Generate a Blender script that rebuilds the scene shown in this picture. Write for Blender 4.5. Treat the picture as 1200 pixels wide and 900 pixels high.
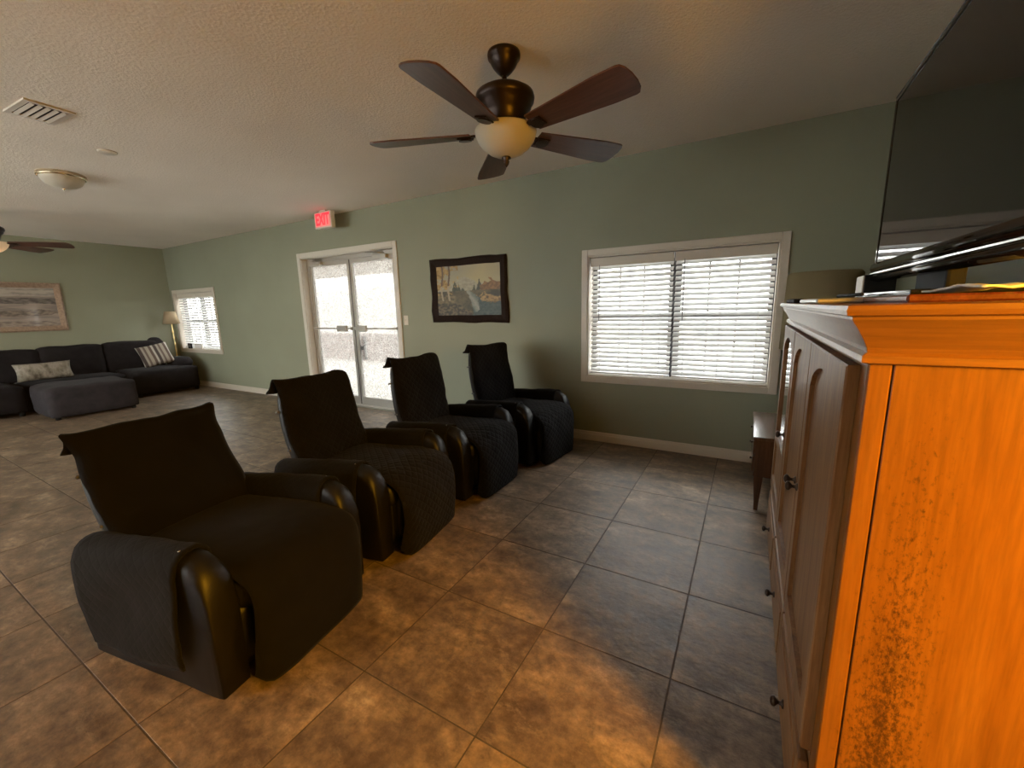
import bpy, bmesh, math, random
from mathutils import Vector, Matrix, noise

for o in list(bpy.data.objects):
    bpy.data.objects.remove(o)
S = bpy.context.scene
C = S.collection
PI = math.pi

# ------------------------------------------------------------------ camera
H_CAM = 1.36
def camera():
    yaw, pitch, roll = (math.radians(a) for a in (29.88, -10.42, -1.38))
    f = Vector((-math.sin(yaw) * math.cos(pitch), math.cos(yaw) * math.cos(pitch), math.sin(pitch)))
    r = Vector((math.cos(yaw), math.sin(yaw), 0)); u = r.cross(f)
    r2 = r * math.cos(roll) + u * math.sin(roll)
    u2 = -r * math.sin(roll) + u * math.cos(roll)
    cd = bpy.data.cameras.new('camera'); co = bpy.data.objects.new('camera', cd); C.objects.link(co)
    m = Matrix((r2, u2, -f)).transposed().to_4x4()
    m.translation = Vector((0, 0, H_CAM))
    co.matrix_world = m
    cd.sensor_width = 36; cd.lens = 483.1 / 1200 * 36; cd.clip_start = .02; cd.clip_end = 200
    S.camera = co
camera()

# ------------------------------------------------------------------ world, exposure
WORLD_STRENGTH = 7.2
w = bpy.data.worlds.new('sky'); S.world = w; w.use_nodes = True
wn = w.node_tree.nodes; wl = w.node_tree.links
bg = wn['Background']
tc = wn.new('ShaderNodeTexCoord'); sp = wn.new('ShaderNodeSeparateXYZ'); rp = wn.new('ShaderNodeValToRGB')
wl.new(tc.outputs['Generated'], sp.inputs[0]); wl.new(sp.outputs['Z'], rp.inputs[0]); wl.new(rp.outputs[0], bg.inputs[0])
rp.color_ramp.elements[0].position = 0.0; rp.color_ramp.elements[0].color = (1, .965, .905, 1)
rp.color_ramp.elements[1].position = .6; rp.color_ramp.elements[1].color = (.95, .96, .97, 1)
bg.inputs[1].default_value = WORLD_STRENGTH
S.view_settings.view_transform = 'Standard'
S.view_settings.look = 'None'
S.view_settings.gamma = 1
S.view_settings.exposure = 1.03
S.view_settings.use_curve_mapping = False

# ------------------------------------------------------------------ room dimensions
XL, YB, ZC = -10.11, 3.95, 2.663       # left wall, back wall, ceiling
XR, YF = 2.6, -2.6                      # side wall of the recess behind the cabinet, wall behind the camera
XW = .84                                # wall behind the cabinet
LAMP_WARM = (1.45, .10, 1.72)

# ------------------------------------------------------------------ material helpers
def mat(name):
    m = bpy.data.materials.new(name); m.use_nodes = True
    nt = m.node_tree
    return m, nt.nodes, nt.links, nt.nodes['Principled BSDF']
def simple(name, col, rough=.5, metal=0, spec=.5, emit=None, estr=0, coat=0):
    m, n, l, b = mat(name)
    b.inputs['Base Color'].default_value = (*col, 1); b.inputs['Roughness'].default_value = rough
    b.inputs['Metallic'].default_value = metal; b.inputs['Specular IOR Level'].default_value = spec
    b.inputs['Coat Weight'].default_value = coat
    if emit: b.inputs['Emission Color'].default_value = (*emit, 1); b.inputs['Emission Strength'].default_value = estr
    return m
def nz(n, l, vec, scale, detail=3, rough=.5):
    t = n.new('ShaderNodeTexNoise'); t.inputs['Scale'].default_value = scale
    t.inputs['Detail'].default_value = detail; t.inputs['Roughness'].default_value = rough
    if vec is not None: l.new(vec, t.inputs['Vector'])
    return t.outputs[0]
def ramp(n, l, fac, stops):
    r = n.new('ShaderNodeValToRGB'); e = r.color_ramp.elements
    while len(e) < len(stops): e.new(.5)
    for k, (p, c) in enumerate(stops):
        e[k].position = p; e[k].color = (*c, 1) if len(c) == 3 else c
    l.new(fac, r.inputs[0]); return r.outputs[0]
def mapping(n, l, src, scale=(1, 1, 1), loc=(0, 0, 0), rot=(0, 0, 0)):
    m = n.new('ShaderNodeMapping'); m.inputs['Scale'].default_value = scale
    m.inputs['Location'].default_value = loc; m.inputs['Rotation'].default_value = rot
    l.new(src, m.inputs[0]); return m.outputs[0]
def math_(n, l, op, a, b=None):
    m = n.new('ShaderNodeMath'); m.operation = op
    for k, v in enumerate((a, b)):
        if v is None: continue
        if isinstance(v, (int, float)): m.inputs[k].default_value = v
        else: l.new(v, m.inputs[k])
    return m.outputs[0]
def mix(n, l, fac, a, b, mode='MIX'):
    m = n.new('ShaderNodeMix'); m.data_type = 'RGBA'; m.blend_type = mode
    for i, v in ((0, fac), (6, a), (7, b)):
        if isinstance(v, (int, float)): m.inputs[i].default_value = v
        elif isinstance(v, tuple): m.inputs[i].default_value = (*v, 1)
        else: l.new(v, m.inputs[i])
    return m.outputs[2]
def bump(n, l, b, height, strength, dist=.01):
    bp = n.new('ShaderNodeBump'); bp.inputs['Strength'].default_value = strength; bp.inputs['Distance'].default_value = dist
    l.new(height, bp.inputs['Height']); l.new(bp.outputs[0], b.inputs['Normal'])
def tco(n, out='Object'):
    return n.new('ShaderNodeTexCoord').outputs[out]

def m_wall():
    m, n, l, b = mat('sage_green_paint')
    o = tco(n)
    l.new(ramp(n, l, nz(n, l, o, 1.2, 2), [(.3, (.245, .258, .188)), (.7, (.272, .287, .210))]), b.inputs['Base Color'])
    b.inputs['Roughness'].default_value = .55; b.inputs['Specular IOR Level'].default_value = .35
    bump(n, l, b, nz(n, l, o, 90, 4, .6), .25, .004)
    return m
def m_ceiling():
    m, n, l, b = mat('textured_ceiling_paint')
    o = tco(n)
    l.new(ramp(n, l, nz(n, l, o, .8, 2), [(.3, (.77, .71, .63)), (.7, (.84, .775, .69))]), b.inputs['Base Color'])
    b.inputs['Roughness'].default_value = .9; b.inputs['Specular IOR Level'].default_value = .15
    v = n.new('ShaderNodeTexVoronoi'); v.inputs['Scale'].default_value = 55; l.new(o, v.inputs['Vector'])
    h = math_(n, l, 'ADD', math_(n, l, 'MULTIPLY', v.outputs[0], .6), nz(n, l, o, 95, 5, .7))
    bump(n, l, b, h, .42, .007)
    return m
def m_tile():
    m, n, l, b = mat('slate_look_floor_tile')
    o = tco(n); oi = n.new('ShaderNodeObjectInfo')
    cx = n.new('ShaderNodeCombineXYZ')
    l.new(math_(n, l, 'MULTIPLY', oi.outputs['Random'], 37.0), cx.inputs[0]); l.new(math_(n, l, 'MULTIPLY', oi.outputs['Random'], 91.0), cx.inputs[1])
    va = n.new('ShaderNodeVectorMath'); va.operation = 'ADD'; l.new(o, va.inputs[0]); l.new(cx.outputs[0], va.inputs[1])
    v = va.outputs[0]
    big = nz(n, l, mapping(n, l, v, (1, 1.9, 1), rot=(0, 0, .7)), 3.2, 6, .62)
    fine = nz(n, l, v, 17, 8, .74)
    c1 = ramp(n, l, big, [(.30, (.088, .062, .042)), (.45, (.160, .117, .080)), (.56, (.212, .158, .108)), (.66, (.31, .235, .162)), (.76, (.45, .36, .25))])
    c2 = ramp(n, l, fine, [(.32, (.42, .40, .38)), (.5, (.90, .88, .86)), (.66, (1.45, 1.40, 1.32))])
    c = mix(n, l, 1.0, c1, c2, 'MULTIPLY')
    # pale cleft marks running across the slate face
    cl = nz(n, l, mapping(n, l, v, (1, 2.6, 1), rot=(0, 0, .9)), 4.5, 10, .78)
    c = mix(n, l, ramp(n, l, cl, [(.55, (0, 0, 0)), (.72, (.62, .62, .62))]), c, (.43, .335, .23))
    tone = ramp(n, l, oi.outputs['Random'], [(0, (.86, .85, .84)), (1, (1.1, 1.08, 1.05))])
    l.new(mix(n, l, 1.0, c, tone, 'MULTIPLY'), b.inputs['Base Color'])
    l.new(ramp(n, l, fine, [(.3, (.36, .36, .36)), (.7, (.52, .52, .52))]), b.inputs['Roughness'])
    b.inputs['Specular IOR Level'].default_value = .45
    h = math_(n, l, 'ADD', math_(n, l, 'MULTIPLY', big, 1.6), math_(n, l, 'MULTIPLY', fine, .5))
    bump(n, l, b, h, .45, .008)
    return m
def m_wood(name, c_dark, c_mid, c_light, axis='Z', rough=.38, worn=False, coat=.25, scale=1.0, spec=.5):
    m, n, l, b = mat(name); b.inputs['Specular IOR Level'].default_value = spec
    o = tco(n)
    sc = {'Z': (9, 9, .55), 'Y': (9, .55, 9), 'X': (.55, 9, 9)}[axis]
    g = nz(n, l, mapping(n, l, o, tuple(s * scale for s in sc)), 3.0, 7, .65)
    g2 = nz(n, l, mapping(n, l, o, tuple(s * 5 * scale for s in sc)), 4.0, 4, .6)
    c = ramp(n, l, g, [(.30, c_dark), (.5, c_mid), (.72, c_light)])
    c = mix(n, l, 1.0, c, ramp(n, l, g2, [(.35, (.78, .76, .72)), (.6, (1.06, 1.05, 1.04))]), 'MULTIPLY')
    if worn:   # dark speckled wear in an upright band on the cabinet's end
        sep = n.new('ShaderNodeSeparateXYZ'); l.new(o, sep.inputs[0])
        band = math_(n, l, 'SUBTRACT', 1.0, math_(n, l, 'MULTIPLY', math_(n, l, 'ABSOLUTE', math_(n, l, 'SUBTRACT', sep.outputs[0], .095)), 11))
        low = math_(n, l, 'SUBTRACT', 1.36, sep.outputs[2])
        mask = math_(n, l, 'MULTIPLY', math_(n, l, 'MAXIMUM', band, 0.0), math_(n, l, 'MAXIMUM', low, 0.0))
        spk = nz(n, l, mapping(n, l, o, (1, 1, .5)), 120, 5, .72)
        k = math_(n, l, 'MULTIPLY', math_(n, l, 'MAXIMUM', math_(n, l, 'SUBTRACT', math_(n, l, 'ADD', spk, math_(n, l, 'MULTIPLY', mask, .27)), .605), 0.0), 6.0)
        kk = math_(n, l, 'MULTIPLY', math_(n, l, 'MINIMUM', k, 1.0), math_(n, l, 'MINIMUM', math_(n, l, 'MULTIPLY', mask, 3.0), .85))
        c = mix(n, l, kk, c, (.030, .009, .003))
    l.new(c, b.inputs['Base Color'])
    b.inputs['Roughness'].default_value = rough; b.inputs['Coat Weight'].default_value = coat; b.inputs['Coat Roughness'].default_value = .25
    bump(n, l, b, g2, .12, .002)
    return m
def m_fabric(name, col, rough=.9, quilt=0.0, weave=350):
    m, n, l, b = mat(name)
    o = tco(n)
    nn = nz(n, l, o, weave, 3)
    l.new(ramp(n, l, nz(n, l, o, 9, 3), [(.3, tuple(x * .8 for x in col)), (.7, tuple(x * 1.2 for x in col))]), b.inputs['Base Color'])
    b.inputs['Roughness'].default_value = rough; b.inputs['Sheen Weight'].default_value = .02
    b.inputs['Specular IOR Level'].default_value = .15
    if quilt:
        uv = tco(n, 'UV'); s = n.new('ShaderNodeSeparateXYZ'); l.new(uv, s.inputs[0])
        k = PI / .055
        a = math_(n, l, 'ABSOLUTE', math_(n, l, 'SINE', math_(n, l, 'MULTIPLY', math_(n, l, 'ADD', s.outputs[0], s.outputs[1]), k)))
        c = math_(n, l, 'ABSOLUTE', math_(n, l, 'SINE', math_(n, l, 'MULTIPLY', math_(n, l, 'SUBTRACT', s.outputs[0], s.outputs[1]), k)))
        h = math_(n, l, 'POWER', math_(n, l, 'MINIMUM', a, c), .5)
        bump(n, l, b, math_(n, l, 'ADD', math_(n, l, 'MULTIPLY', h, quilt), math_(n, l, 'MULTIPLY', nn, .05)), .55, .008)
    else:
        bump(n, l, b, math_(n, l, 'ADD', math_(n, l, 'MULTIPLY', nn, .25), nz(n, l, o, 12, 3)), .35, .006)
    return m
def m_leather():
    m, n, l, b = mat('black_leather')
    o = tco(n)
    b.inputs['Base Color'].default_value = (.006, .0052, .0050, 1); b.inputs['Roughness'].default_value = .46; b.inputs['Specular IOR Level'].default_value = .35
    v = n.new('ShaderNodeTexVoronoi'); v.inputs['Scale'].default_value = 260; l.new(o, v.inputs['Vector'])
    bump(n, l, b, math_(n, l, 'ADD', math_(n, l, 'MULTIPLY', v.outputs[0], .2), nz(n, l, o, 14, 3)), .25, .004)
    return m
def m_pane():      # clear window glass: mostly transparent with a mirror-like share
    m, n, l, b = mat('clear_glass')
    n.remove(b); t = n.new('ShaderNodeBsdfTransparent'); g = n.new('ShaderNodeBsdfGlossy'); g.inputs['Roughness'].default_value = .02
    t.inputs[0].default_value = (.94, .96, .96, 1)
    mx = n.new('ShaderNodeMixShader'); mx.inputs[0].default_value = .06
    l.new(t.outputs[0], mx.inputs[1]); l.new(g.outputs[0], mx.inputs[2]); l.new(mx.outputs[0], n['Material Output'].inputs[0])
    return m
def m_frosted():   # mottled privacy glass of the entrance doors
    m, n, l, b = mat('mottled_privacy_glass')
    n.remove(b); o = tco(n)
    t = n.new('ShaderNodeBsdfTransparent'); tr = n.new('ShaderNodeBsdfTranslucent'); g = n.new('ShaderNodeBsdfGlossy'); g.inputs['Roughness'].default_value = .15
    f = ramp(n, l, nz(n, l, o, 60, 3, .7), [(.36, (.06, .06, .06)), (.66, (.55, .55, .55))])
    tr.inputs[0].default_value = (.40, .40, .39, 1)
    l.new(ramp(n, l, nz(n, l, o, 75, 3, .7), [(.36, (.12, .117, .11)), (.58, (.47, .47, .46))]), t.inputs[0])
    mx = n.new('ShaderNodeMixShader'); l.new(f, mx.inputs[0]); l.new(t.outputs[0], mx.inputs[1]); l.new(tr.outputs[0], mx.inputs[2])
    m2 = n.new('ShaderNodeMixShader'); m2.inputs[0].default_value = .025; l.new(mx.outputs[0], m2.inputs[1]); l.new(g.outputs[0], m2.inputs[2])
    bp = n.new('ShaderNodeBump'); bp.inputs['Strength'].default_value = .5; l.new(nz(n, l, o, 70, 3), bp.inputs['Height'])
    l.new(bp.outputs[0], tr.inputs['Normal']); l.new(bp.outputs[0], g.inputs['Normal'])
    l.new(m2.outputs[0], n['Material Output'].inputs[0])
    return m
def m_slat():
    m, n, l, b = mat('white_blind_slat')
    n.remove(b); d = n.new('ShaderNodeBsdfDiffuse'); t = n.new('ShaderNodeBsdfTranslucent'); g = n.new('ShaderNodeBsdfGlossy')
    d.inputs[0].default_value = (.66, .655, .64, 1); t.inputs[0].default_value = (.70, .70, .70, 1); g.inputs['Roughness'].default_value = .35
    a = n.new('ShaderNodeMixShader'); a.inputs[0].default_value = .22; l.new(d.outputs[0], a.inputs[1]); l.new(t.outputs[0], a.inputs[2])
    c = n.new('ShaderNodeMixShader'); c.inputs[0].default_value = .04; l.new(a.outputs[0], c.inputs[1]); l.new(g.outputs[0], c.inputs[2])
    l.new(c.outputs[0], n['Material Output'].inputs[0])
    return m
def m_shade(name, col, tcol, f=.4):
    m, n, l, b = mat(name)
    n.remove(b); d = n.new('ShaderNodeBsdfDiffuse'); t = n.new('ShaderNodeBsdfTranslucent')
    d.inputs[0].default_value = (*col, 1); t.inputs[0].default_value = (*tcol, 1)
    a = n.new('ShaderNodeMixShader'); a.inputs[0].default_value = f; l.new(d.outputs[0], a.inputs[1]); l.new(t.outputs[0], a.inputs[2])
    l.new(a.outputs[0], n['Material Output'].inputs[0])
    return m
def m_attr(name, rough=.6, coat=0):
    m, n, l, b = mat(name)
    a = n.new('ShaderNodeVertexColor'); a.layer_name = 'paint'; l.new(a.outputs[0], b.inputs['Base Color'])
    b.inputs['Roughness'].default_value = rough; b.inputs['Coat Weight'].default_value = coat; b.inputs['Coat Roughness'].default_value = .03
    return m
def m_pillow_marble():
    m, n, l, b = mat('marbled_pillow_print')
    o = tco(n)
    l.new(ramp(n, l, nz(n, l, mapping(n, l, o, (1, 1, .6)), 11, 6, .6), [(.32, (.07, .055, .04)), (.45, (.20, .18, .14)), (.58, (.32, .295, .25)), (.72, (.15, .13, .10))]), b.inputs['Base Color'])
    b.inputs['Roughness'].default_value = .9
    return m
def m_pillow_stripe():
    m, n, l, b = mat('striped_pillow_weave')
    s = n.new('ShaderNodeSeparateXYZ'); l.new(tco(n), s.inputs[0])
    f = math_(n, l, 'FRACT', math_(n, l, 'ADD', math_(n, l, 'MULTIPLY', s.outputs[1], 4.6), .5))
    c = ramp(n, l, f, [(0, (.30, .27, .22)), (.2, (.10, .07, .055)), (.38, (.38, .355, .31)), (.52, (.06, .045, .04)), (.72, (.30, .275, .235)), (.86, (.13, .10, .08))])
    c.node.color_ramp.interpolation = 'CONSTANT'
    l.new(c, b.inputs['Base Color']); b.inputs['Roughness'].default_value = .95
    bump(n, l, b, nz(n, l, tco(n), 200, 2), .4, .004)
    return m
def m_concrete(name, c1, c2, sc=4):
    m, n, l, b = mat(name)
    l.new(ramp(n, l, nz(n, l, tco(n), sc, 5, .6), [(.35, c1), (.65, c2)]), b.inputs['Base Color']); b.inputs['Roughness'].default_value = .9
    return m

M = dict(
    wall=m_wall(), ceil=m_ceiling(), tile=m_tile(),
    grout=m_concrete('grout', (.062, .049, .038), (.092, .073, .056), 30),
    trim=simple('cream_trim_paint', (.58, .53, .455), .4),
    door_trim=simple('pale_door_casing', (.60, .58, .52), .4),
    alu=simple('aluminium', (.50, .49, .46), .35, .75),
    alu_dark=simple('dark_aluminium', (.13, .12, .11), .45, .5),
    win_frame=simple('backlit_dark_window_frame', (.05, .05, .055), .5),  # dark look of the backlit frame is put into its colour
    vinyl=simple('white_vinyl', (.62, .62, .62), .45),
    slat=m_slat(), cord=simple('blind_cord', (.62, .60, .56), .8),
    wand=simple('blind_wand', (.20, .20, .20), .3),
    pane=m_pane(), frosted=m_frosted(),
    oak_front=m_wood('oak_doors', (.130, .062, .024), (.195, .100, .040), (.26, .145, .062), 'Z', rough=.5, coat=.05, spec=.3),
    oak_h=m_wood('oak_rails', (.130, .060, .022), (.195, .098, .037), (.26, .14, .058), 'Y', rough=.5, coat=.05, spec=.3),
    oak_side=m_wood('oak_end_panel_lamplit', (.165, .056, .004), (.20, .073, .006), (.245, .097, .011), 'Z', worn=True, scale=.6),  # same oak as the doors, with the lamp's orange put into its colour
    oak_crown=m_wood('oak_crown', (.150, .056, .008), (.18, .070, .011), (.22, .09, .018), 'X', scale=.7),  # orange lamplight is mixed into the crown's oak colour as well
    knob=simple('dark_bronze_knob', (.045, .03, .022), .35, .7),
    cabglass=simple('dark_cabinet_glass', (.012, .012, .011), .03, 0, .9, coat=1.0),
    walnut=m_wood('walnut_veneer', (.040, .018, .010), (.075, .032, .018), (.115, .052, .030), 'Z', rough=.22, coat=.6),
    walnut_top=m_wood('walnut_top', (.05, .026, .016), (.09, .045, .028), (.13, .07, .045), 'Y', rough=.16, coat=.9),
    leather=m_leather(),
    cover_plain=m_fabric('black_brown_slipcover', (.0040, .0034, .0035)),
    cover_quilt=m_fabric('quilted_black_slipcover', (.0045, .0038, .0040), quilt=.9),
    cover_arm=m_fabric('quilted_arm_cover', (.0048, .0044, .0043), quilt=.25),
    elastic=simple('elastic_strap', (.10, .10, .10), .6),
    sofa=m_fabric('charcoal_sofa_fabric', (.015, .0125, .013)),
    ottoman=m_fabric('slate_grey_fabric', (.034, .030, .033)),
    marble=m_pillow_marble(), stripe=m_pillow_stripe(),
    brass=simple('brass', (.62, .46, .22), .28, 1),
    brushed=simple('brushed_nickel_brass', (.66, .57, .42), .25, 1),
    shade_far=m_shade('parchment_shade', (.52, .42, .28), (.50, .38, .22), .4),
    shade_near=m_shade('linen_drum_shade', (.30, .255, .15), (.28, .22, .12), .3),
    bronze=simple('oil_rubbed_bronze', (.028, .016, .012), .35, .6),
    blade=m_wood('fan_blade_walnut', (.050, .022, .015), (.085, .038, .026), (.12, .058, .040), 'X', rough=.42, coat=.15),
    bowl=m_shade('cream_glass_bowl', (.66, .63, .54), (.62, .58, .48), .3),
    bowl_lit=simple('lit_cream_bowl', (.62, .52, .38), .5, emit=(1, .66, .36), estr=.12),
    white_metal=simple('white_enamel', (.60, .56, .50), .5),
    vent_dark=simple('vent_duct_shade', (.03, .028, .025), .9),
    white_plastic=simple('ivory_plastic', (.62, .58, .50), .4),
    sign_red=simple('exit_sign_red_diffuser', (.55, .30, .28), .5, emit=(1, .16, .16), estr=.22),
    sign_letter=simple('exit_sign_lit_letter', (.6, .02, .03), .5, emit=(1, .010, .025), estr=.95),
    tv_screen=simple('tv_screen', (.006, .006, .005), .045, 0, .6),
    tv_black=simple('glossy_black_plastic', (.008, .008, .008), .09, 0, .6),
    matte_black=simple('matte_black_plastic', (.010, .010, .010), .65, 0, .2),
    chrome=simple('chrome_trim', (.70, .70, .70), .12, 1),
    cherry=m_wood('cherry_board', (.07, .016, .008), (.11, .026, .012), (.15, .038, .018), 'Y', rough=.2, coat=.6),
    paper=simple('white_paper', (.72, .72, .70), .7),
    film=simple('clear_plastic_tray', (.55, .57, .57), .15, 0, .7),
    frame_dark=m_wood('dark_picture_frame', (.010, .005, .0035), (.018, .009, .006), (.030, .015, .010), 'Y', rough=.6, coat=0, scale=2, spec=.12),
    frame_pale=m_wood('weathered_picture_frame', (.22, .155, .11), (.30, .215, .155), (.38, .28, .21), 'Y', rough=.5),
    paint=m_attr('oil_paint', .5), print_=m_attr('glazed_print', .45, .8),
    patio=m_concrete('patio_concrete', (.76, .735, .69), (.83, .80, .75)),
    pink_block=m_concrete('pink_block_wall', (.20, .115, .095), (.30, .18, .145), 6),
    tan=m_concrete('tan_stucco', (.20, .135, .075), (.27, .185, .105), 8),
    outwhite=simple('white_stucco', (.72, .72, .70), .9),
)

# ------------------------------------------------------------------ geometry helpers
def finish(name, me, material, parent=None, smooth=False, loc=None, rot=None):
    o = bpy.data.objects.new(name, me); C.objects.link(o)
    if material is not None: me.materials.append(M[material] if isinstance(material, str) else material)
    if smooth:
        me.polygons.foreach_set('use_smooth', [True] * len(me.polygons))
    if parent is not None: o.parent = parent
    if loc is not None: o.location = loc
    if rot is not None: o.rotation_euler = rot
    return o
def empty(name, loc=(0, 0, 0), rz=0):
    o = bpy.data.objects.new(name, None); C.objects.link(o); o.location = loc; o.rotation_euler = (0, 0, rz)
    o.empty_display_size = .05
    return o
def tag(o, label, cat, group=None):
    o['label'] = label; o['category'] = cat
    if group: o['group'] = group
    return o
def struct(o, label=None):
    o['kind'] = 'structure'
    if label: o['label'] = label
    return o
def bm_mesh(bm, name='mesh'):
    me = bpy.data.meshes.new(name); bm.normal_update(); bm.to_mesh(me); bm.free(); return me
def add_box(bm, x0, x1, y0, y1, z0, z1, bev=0, seg=2):
    vs = [bm.verts.new(p) for p in ((x0, y0, z0), (x1, y0, z0), (x1, y1, z0), (x0, y1, z0), (x0, y0, z1), (x1, y0, z1), (x1, y1, z1), (x0, y1, z1))]
    fs = [bm.faces.new([vs[i] for i in f]) for f in ((3, 2, 1, 0), (4, 5, 6, 7), (0, 1, 5, 4), (1, 2, 6, 5), (2, 3, 7, 6), (3, 0, 4, 7))]
    if bev:
        es = list({e for f in fs for e in f.edges})
        bmesh.ops.bevel(bm, geom=es, offset=bev, segments=seg, affect='EDGES', profile=.6)
def box(name, b, material, parent=None, bev=0, seg=2, smooth=False):
    bm = bmesh.new(); add_box(bm, *b, bev=bev, seg=seg)
    return finish(name, bm_mesh(bm, name), material, parent, smooth)
def boxes(name, bs, material, parent=None, bev=0):
    bm = bmesh.new()
    for b in bs: add_box(bm, *b, bev=bev)
    return finish(name, bm_mesh(bm, name), material, parent)
def lathe_me(prof, seg=32, caps=True):
    vs, fs = [], []
    for r, z in prof:
        for k in range(seg):
            a = 2 * PI * k / seg; vs.append((r * math.cos(a), r * math.sin(a), z))
    for i in range(len(prof) - 1):
        for k in range(seg):
            k2 = (k + 1) % seg
            fs.append((i * seg + k, i * seg + k2, (i + 1) * seg + k2, (i + 1) * seg + k))
    if caps:
        fs.append(tuple(reversed(range(seg)))); fs.append(tuple((len(prof) - 1) * seg + k for k in range(seg)))
    me = bpy.data.meshes.new('lathe'); me.from_pydata(vs, [], fs); return me
def lathe(name, prof, material, parent=None, loc=(0, 0, 0), seg=32, rot=None, caps=True):
    return finish(name, lathe_me(prof, seg, caps), material, parent, True, loc, rot)
def tube_me(pts, r, seg=8):
    pts = [Vector(p) for p in pts]; vs, fs = [], []
    for i, p in enumerate(pts):
        d = (pts[min(i + 1, len(pts) - 1)] - pts[max(i - 1, 0)]).normalized()
        a = d.orthogonal().normalized() if i == 0 else (a - d * a.dot(d)).normalized()
        b = d.cross(a); rr = r[i] if isinstance(r, (list, tuple)) else r
        for k in range(seg):
            t = 2 * PI * k / seg; vs.append(p + (a * math.cos(t) + b * math.sin(t)) * rr)
    for i in range(len(pts) - 1):
        for k in range(seg):
            k2 = (k + 1) % seg; fs.append((i * seg + k, i * seg + k2, (i + 1) * seg + k2, (i + 1) * seg + k))
    fs.append(tuple(reversed(range(seg)))); fs.append(tuple((len(pts) - 1) * seg + k for k in range(seg)))
    me = bpy.data.meshes.new('tube'); me.from_pydata([tuple(v) for v in vs], [], fs); return me
def tube(name, pts, r, material, parent=None, seg=8):
    return finish(name, tube_me(pts, r, seg), material, parent, True)
def grid_sheet(name, fn, nu, nv, material, parent, thick=.012, uvs=None):
    """cloth-like sheet: fn(u,v)->point, made into a closed shell of the given thickness"""
    vs = [Vector(fn(i / nu, j / nv)) for j in range(nv + 1) for i in range(nu + 1)]
    fs = [(j * (nu + 1) + i, j * (nu + 1) + i + 1, (j + 1) * (nu + 1) + i + 1, (j + 1) * (nu + 1) + i) for j in range(nv) for i in range(nu)]
    me = bpy.data.meshes.new(name); me.from_pydata([tuple(v) for v in vs], [], fs)
    # metric uv from arc length
    ul = me.uv_layers.new(name='UVMap')
    U = [[0.0] * (nu + 1) for _ in range(nv + 1)]; V = [[0.0] * (nu + 1) for _ in range(nv + 1)]
    for j in range(nv + 1):
        for i in range(1, nu + 1): U[j][i] = U[j][i - 1] + (vs[j * (nu + 1) + i] - vs[j * (nu + 1) + i - 1]).length
        mid = U[j][nu // 2]
        for i in range(nu + 1): U[j][i] -= mid
    c = nu // 2
    acc = 0
    for j in range(nv + 1):
        if j: acc += (vs[j * (nu + 1) + c] - vs[(j - 1) * (nu + 1) + c]).length
        for i in range(nu + 1): V[j][i] = acc
    for lp in me.loops:
        j, i = divmod(lp.vertex_index, nu + 1); ul.data[lp.index].uv = (U[j][i], V[j][i])
    o = finish(name, me, material, parent, True)
    s = o.modifiers.new('thickness', 'SOLIDIFY'); s.thickness = thick; s.offset = 0
    return o
def loft(name, rings, material, parent=None, closed_caps=True, smooth=True):
    n = len(rings[0]); vs = [tuple(p) for r in rings for p in r]; fs = []
    for i in range(len(rings) - 1):
        for k in range(n):
            k2 = (k + 1) % n; fs.append((i * n + k, i * n + k2, (i + 1) * n + k2, (i + 1) * n + k))
    if closed_caps:
        fs.append(tuple(reversed(range(n)))); fs.append(tuple((len(rings) - 1) * n + k for k in range(n)))
    me = bpy.data.meshes.new(name); me.from_pydata(vs, [], fs)
    bm = bmesh.new(); bm.from_mesh(me); bmesh.ops.recalc_face_normals(bm, faces=bm.faces); bm.to_mesh(me); bm.free()
    return finish(name, me, material, parent, smooth)
def soft_box_me(x0, x1, y0, y1, z0, z1, r=.05, n=6, puff=.0, seed=0, wob=.0, flat_bottom=True):
    """rounded cushion: subdivided box pushed to a rounded box, puffed in the middle, slightly uneven"""
    bm = bmesh.new()
    bmesh.ops.create_cube(bm, size=2)
    bmesh.ops.subdivide_edges(bm, edges=bm.edges[:], cuts=n, use_grid_fill=True)
    cx, cy, cz = (x0 + x1) / 2, (y0 + y1) / 2, (z0 + z1) / 2
    hx, hy, hz = (x1 - x0) / 2, (y1 - y0) / 2, (z1 - z0) / 2
    rr = min(r, hx, hy, hz)
    for v in bm.verts:
        q = Vector(v.co)
        # cluster samples towards the edges
        q = Vector([math.copysign(abs(t) ** .75, t) for t in q])
        p = Vector((q.x * hx, q.y * hy, q.z * hz))
        c = Vector((max(-hx + rr, min(hx - rr, p.x)), max(-hy + rr, min(hy - rr, p.y)), max(-hz + rr, min(hz - rr, p.z))))
        d = p - c
        if d.length > 1e-6:
            d = d.normalized() * rr
        p = c + d
        if puff:
            fx, fy, fz = 1 - q.x ** 2, 1 - q.y ** 2, 1 - q.z ** 2
            if q.z > -.5 or not flat_bottom:
                p.z += puff * fx * fy * q.z
            p.x += puff * .5 * fy * fz * q.x; p.y += puff * .5 * fx * fz * q.y
        if wob:
            nn = noise.noise_vector(Vector((p.x * 5 + seed * 7.1, p.y * 5 + seed * 3.3, p.z * 5)))
            p += nn * wob
        v.co = p + Vector((cx, cy, cz))
    return bm_mesh(bm, 'cushion')
def soft_box(name, b, material, parent=None, **k):
    return finish(name, soft_box_me(*b, **k), material, parent, True)
def cyl_between(name, p, q, r, material, parent=None, seg=12):
    return tube(name, [p, q], r, material, parent, seg)

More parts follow.
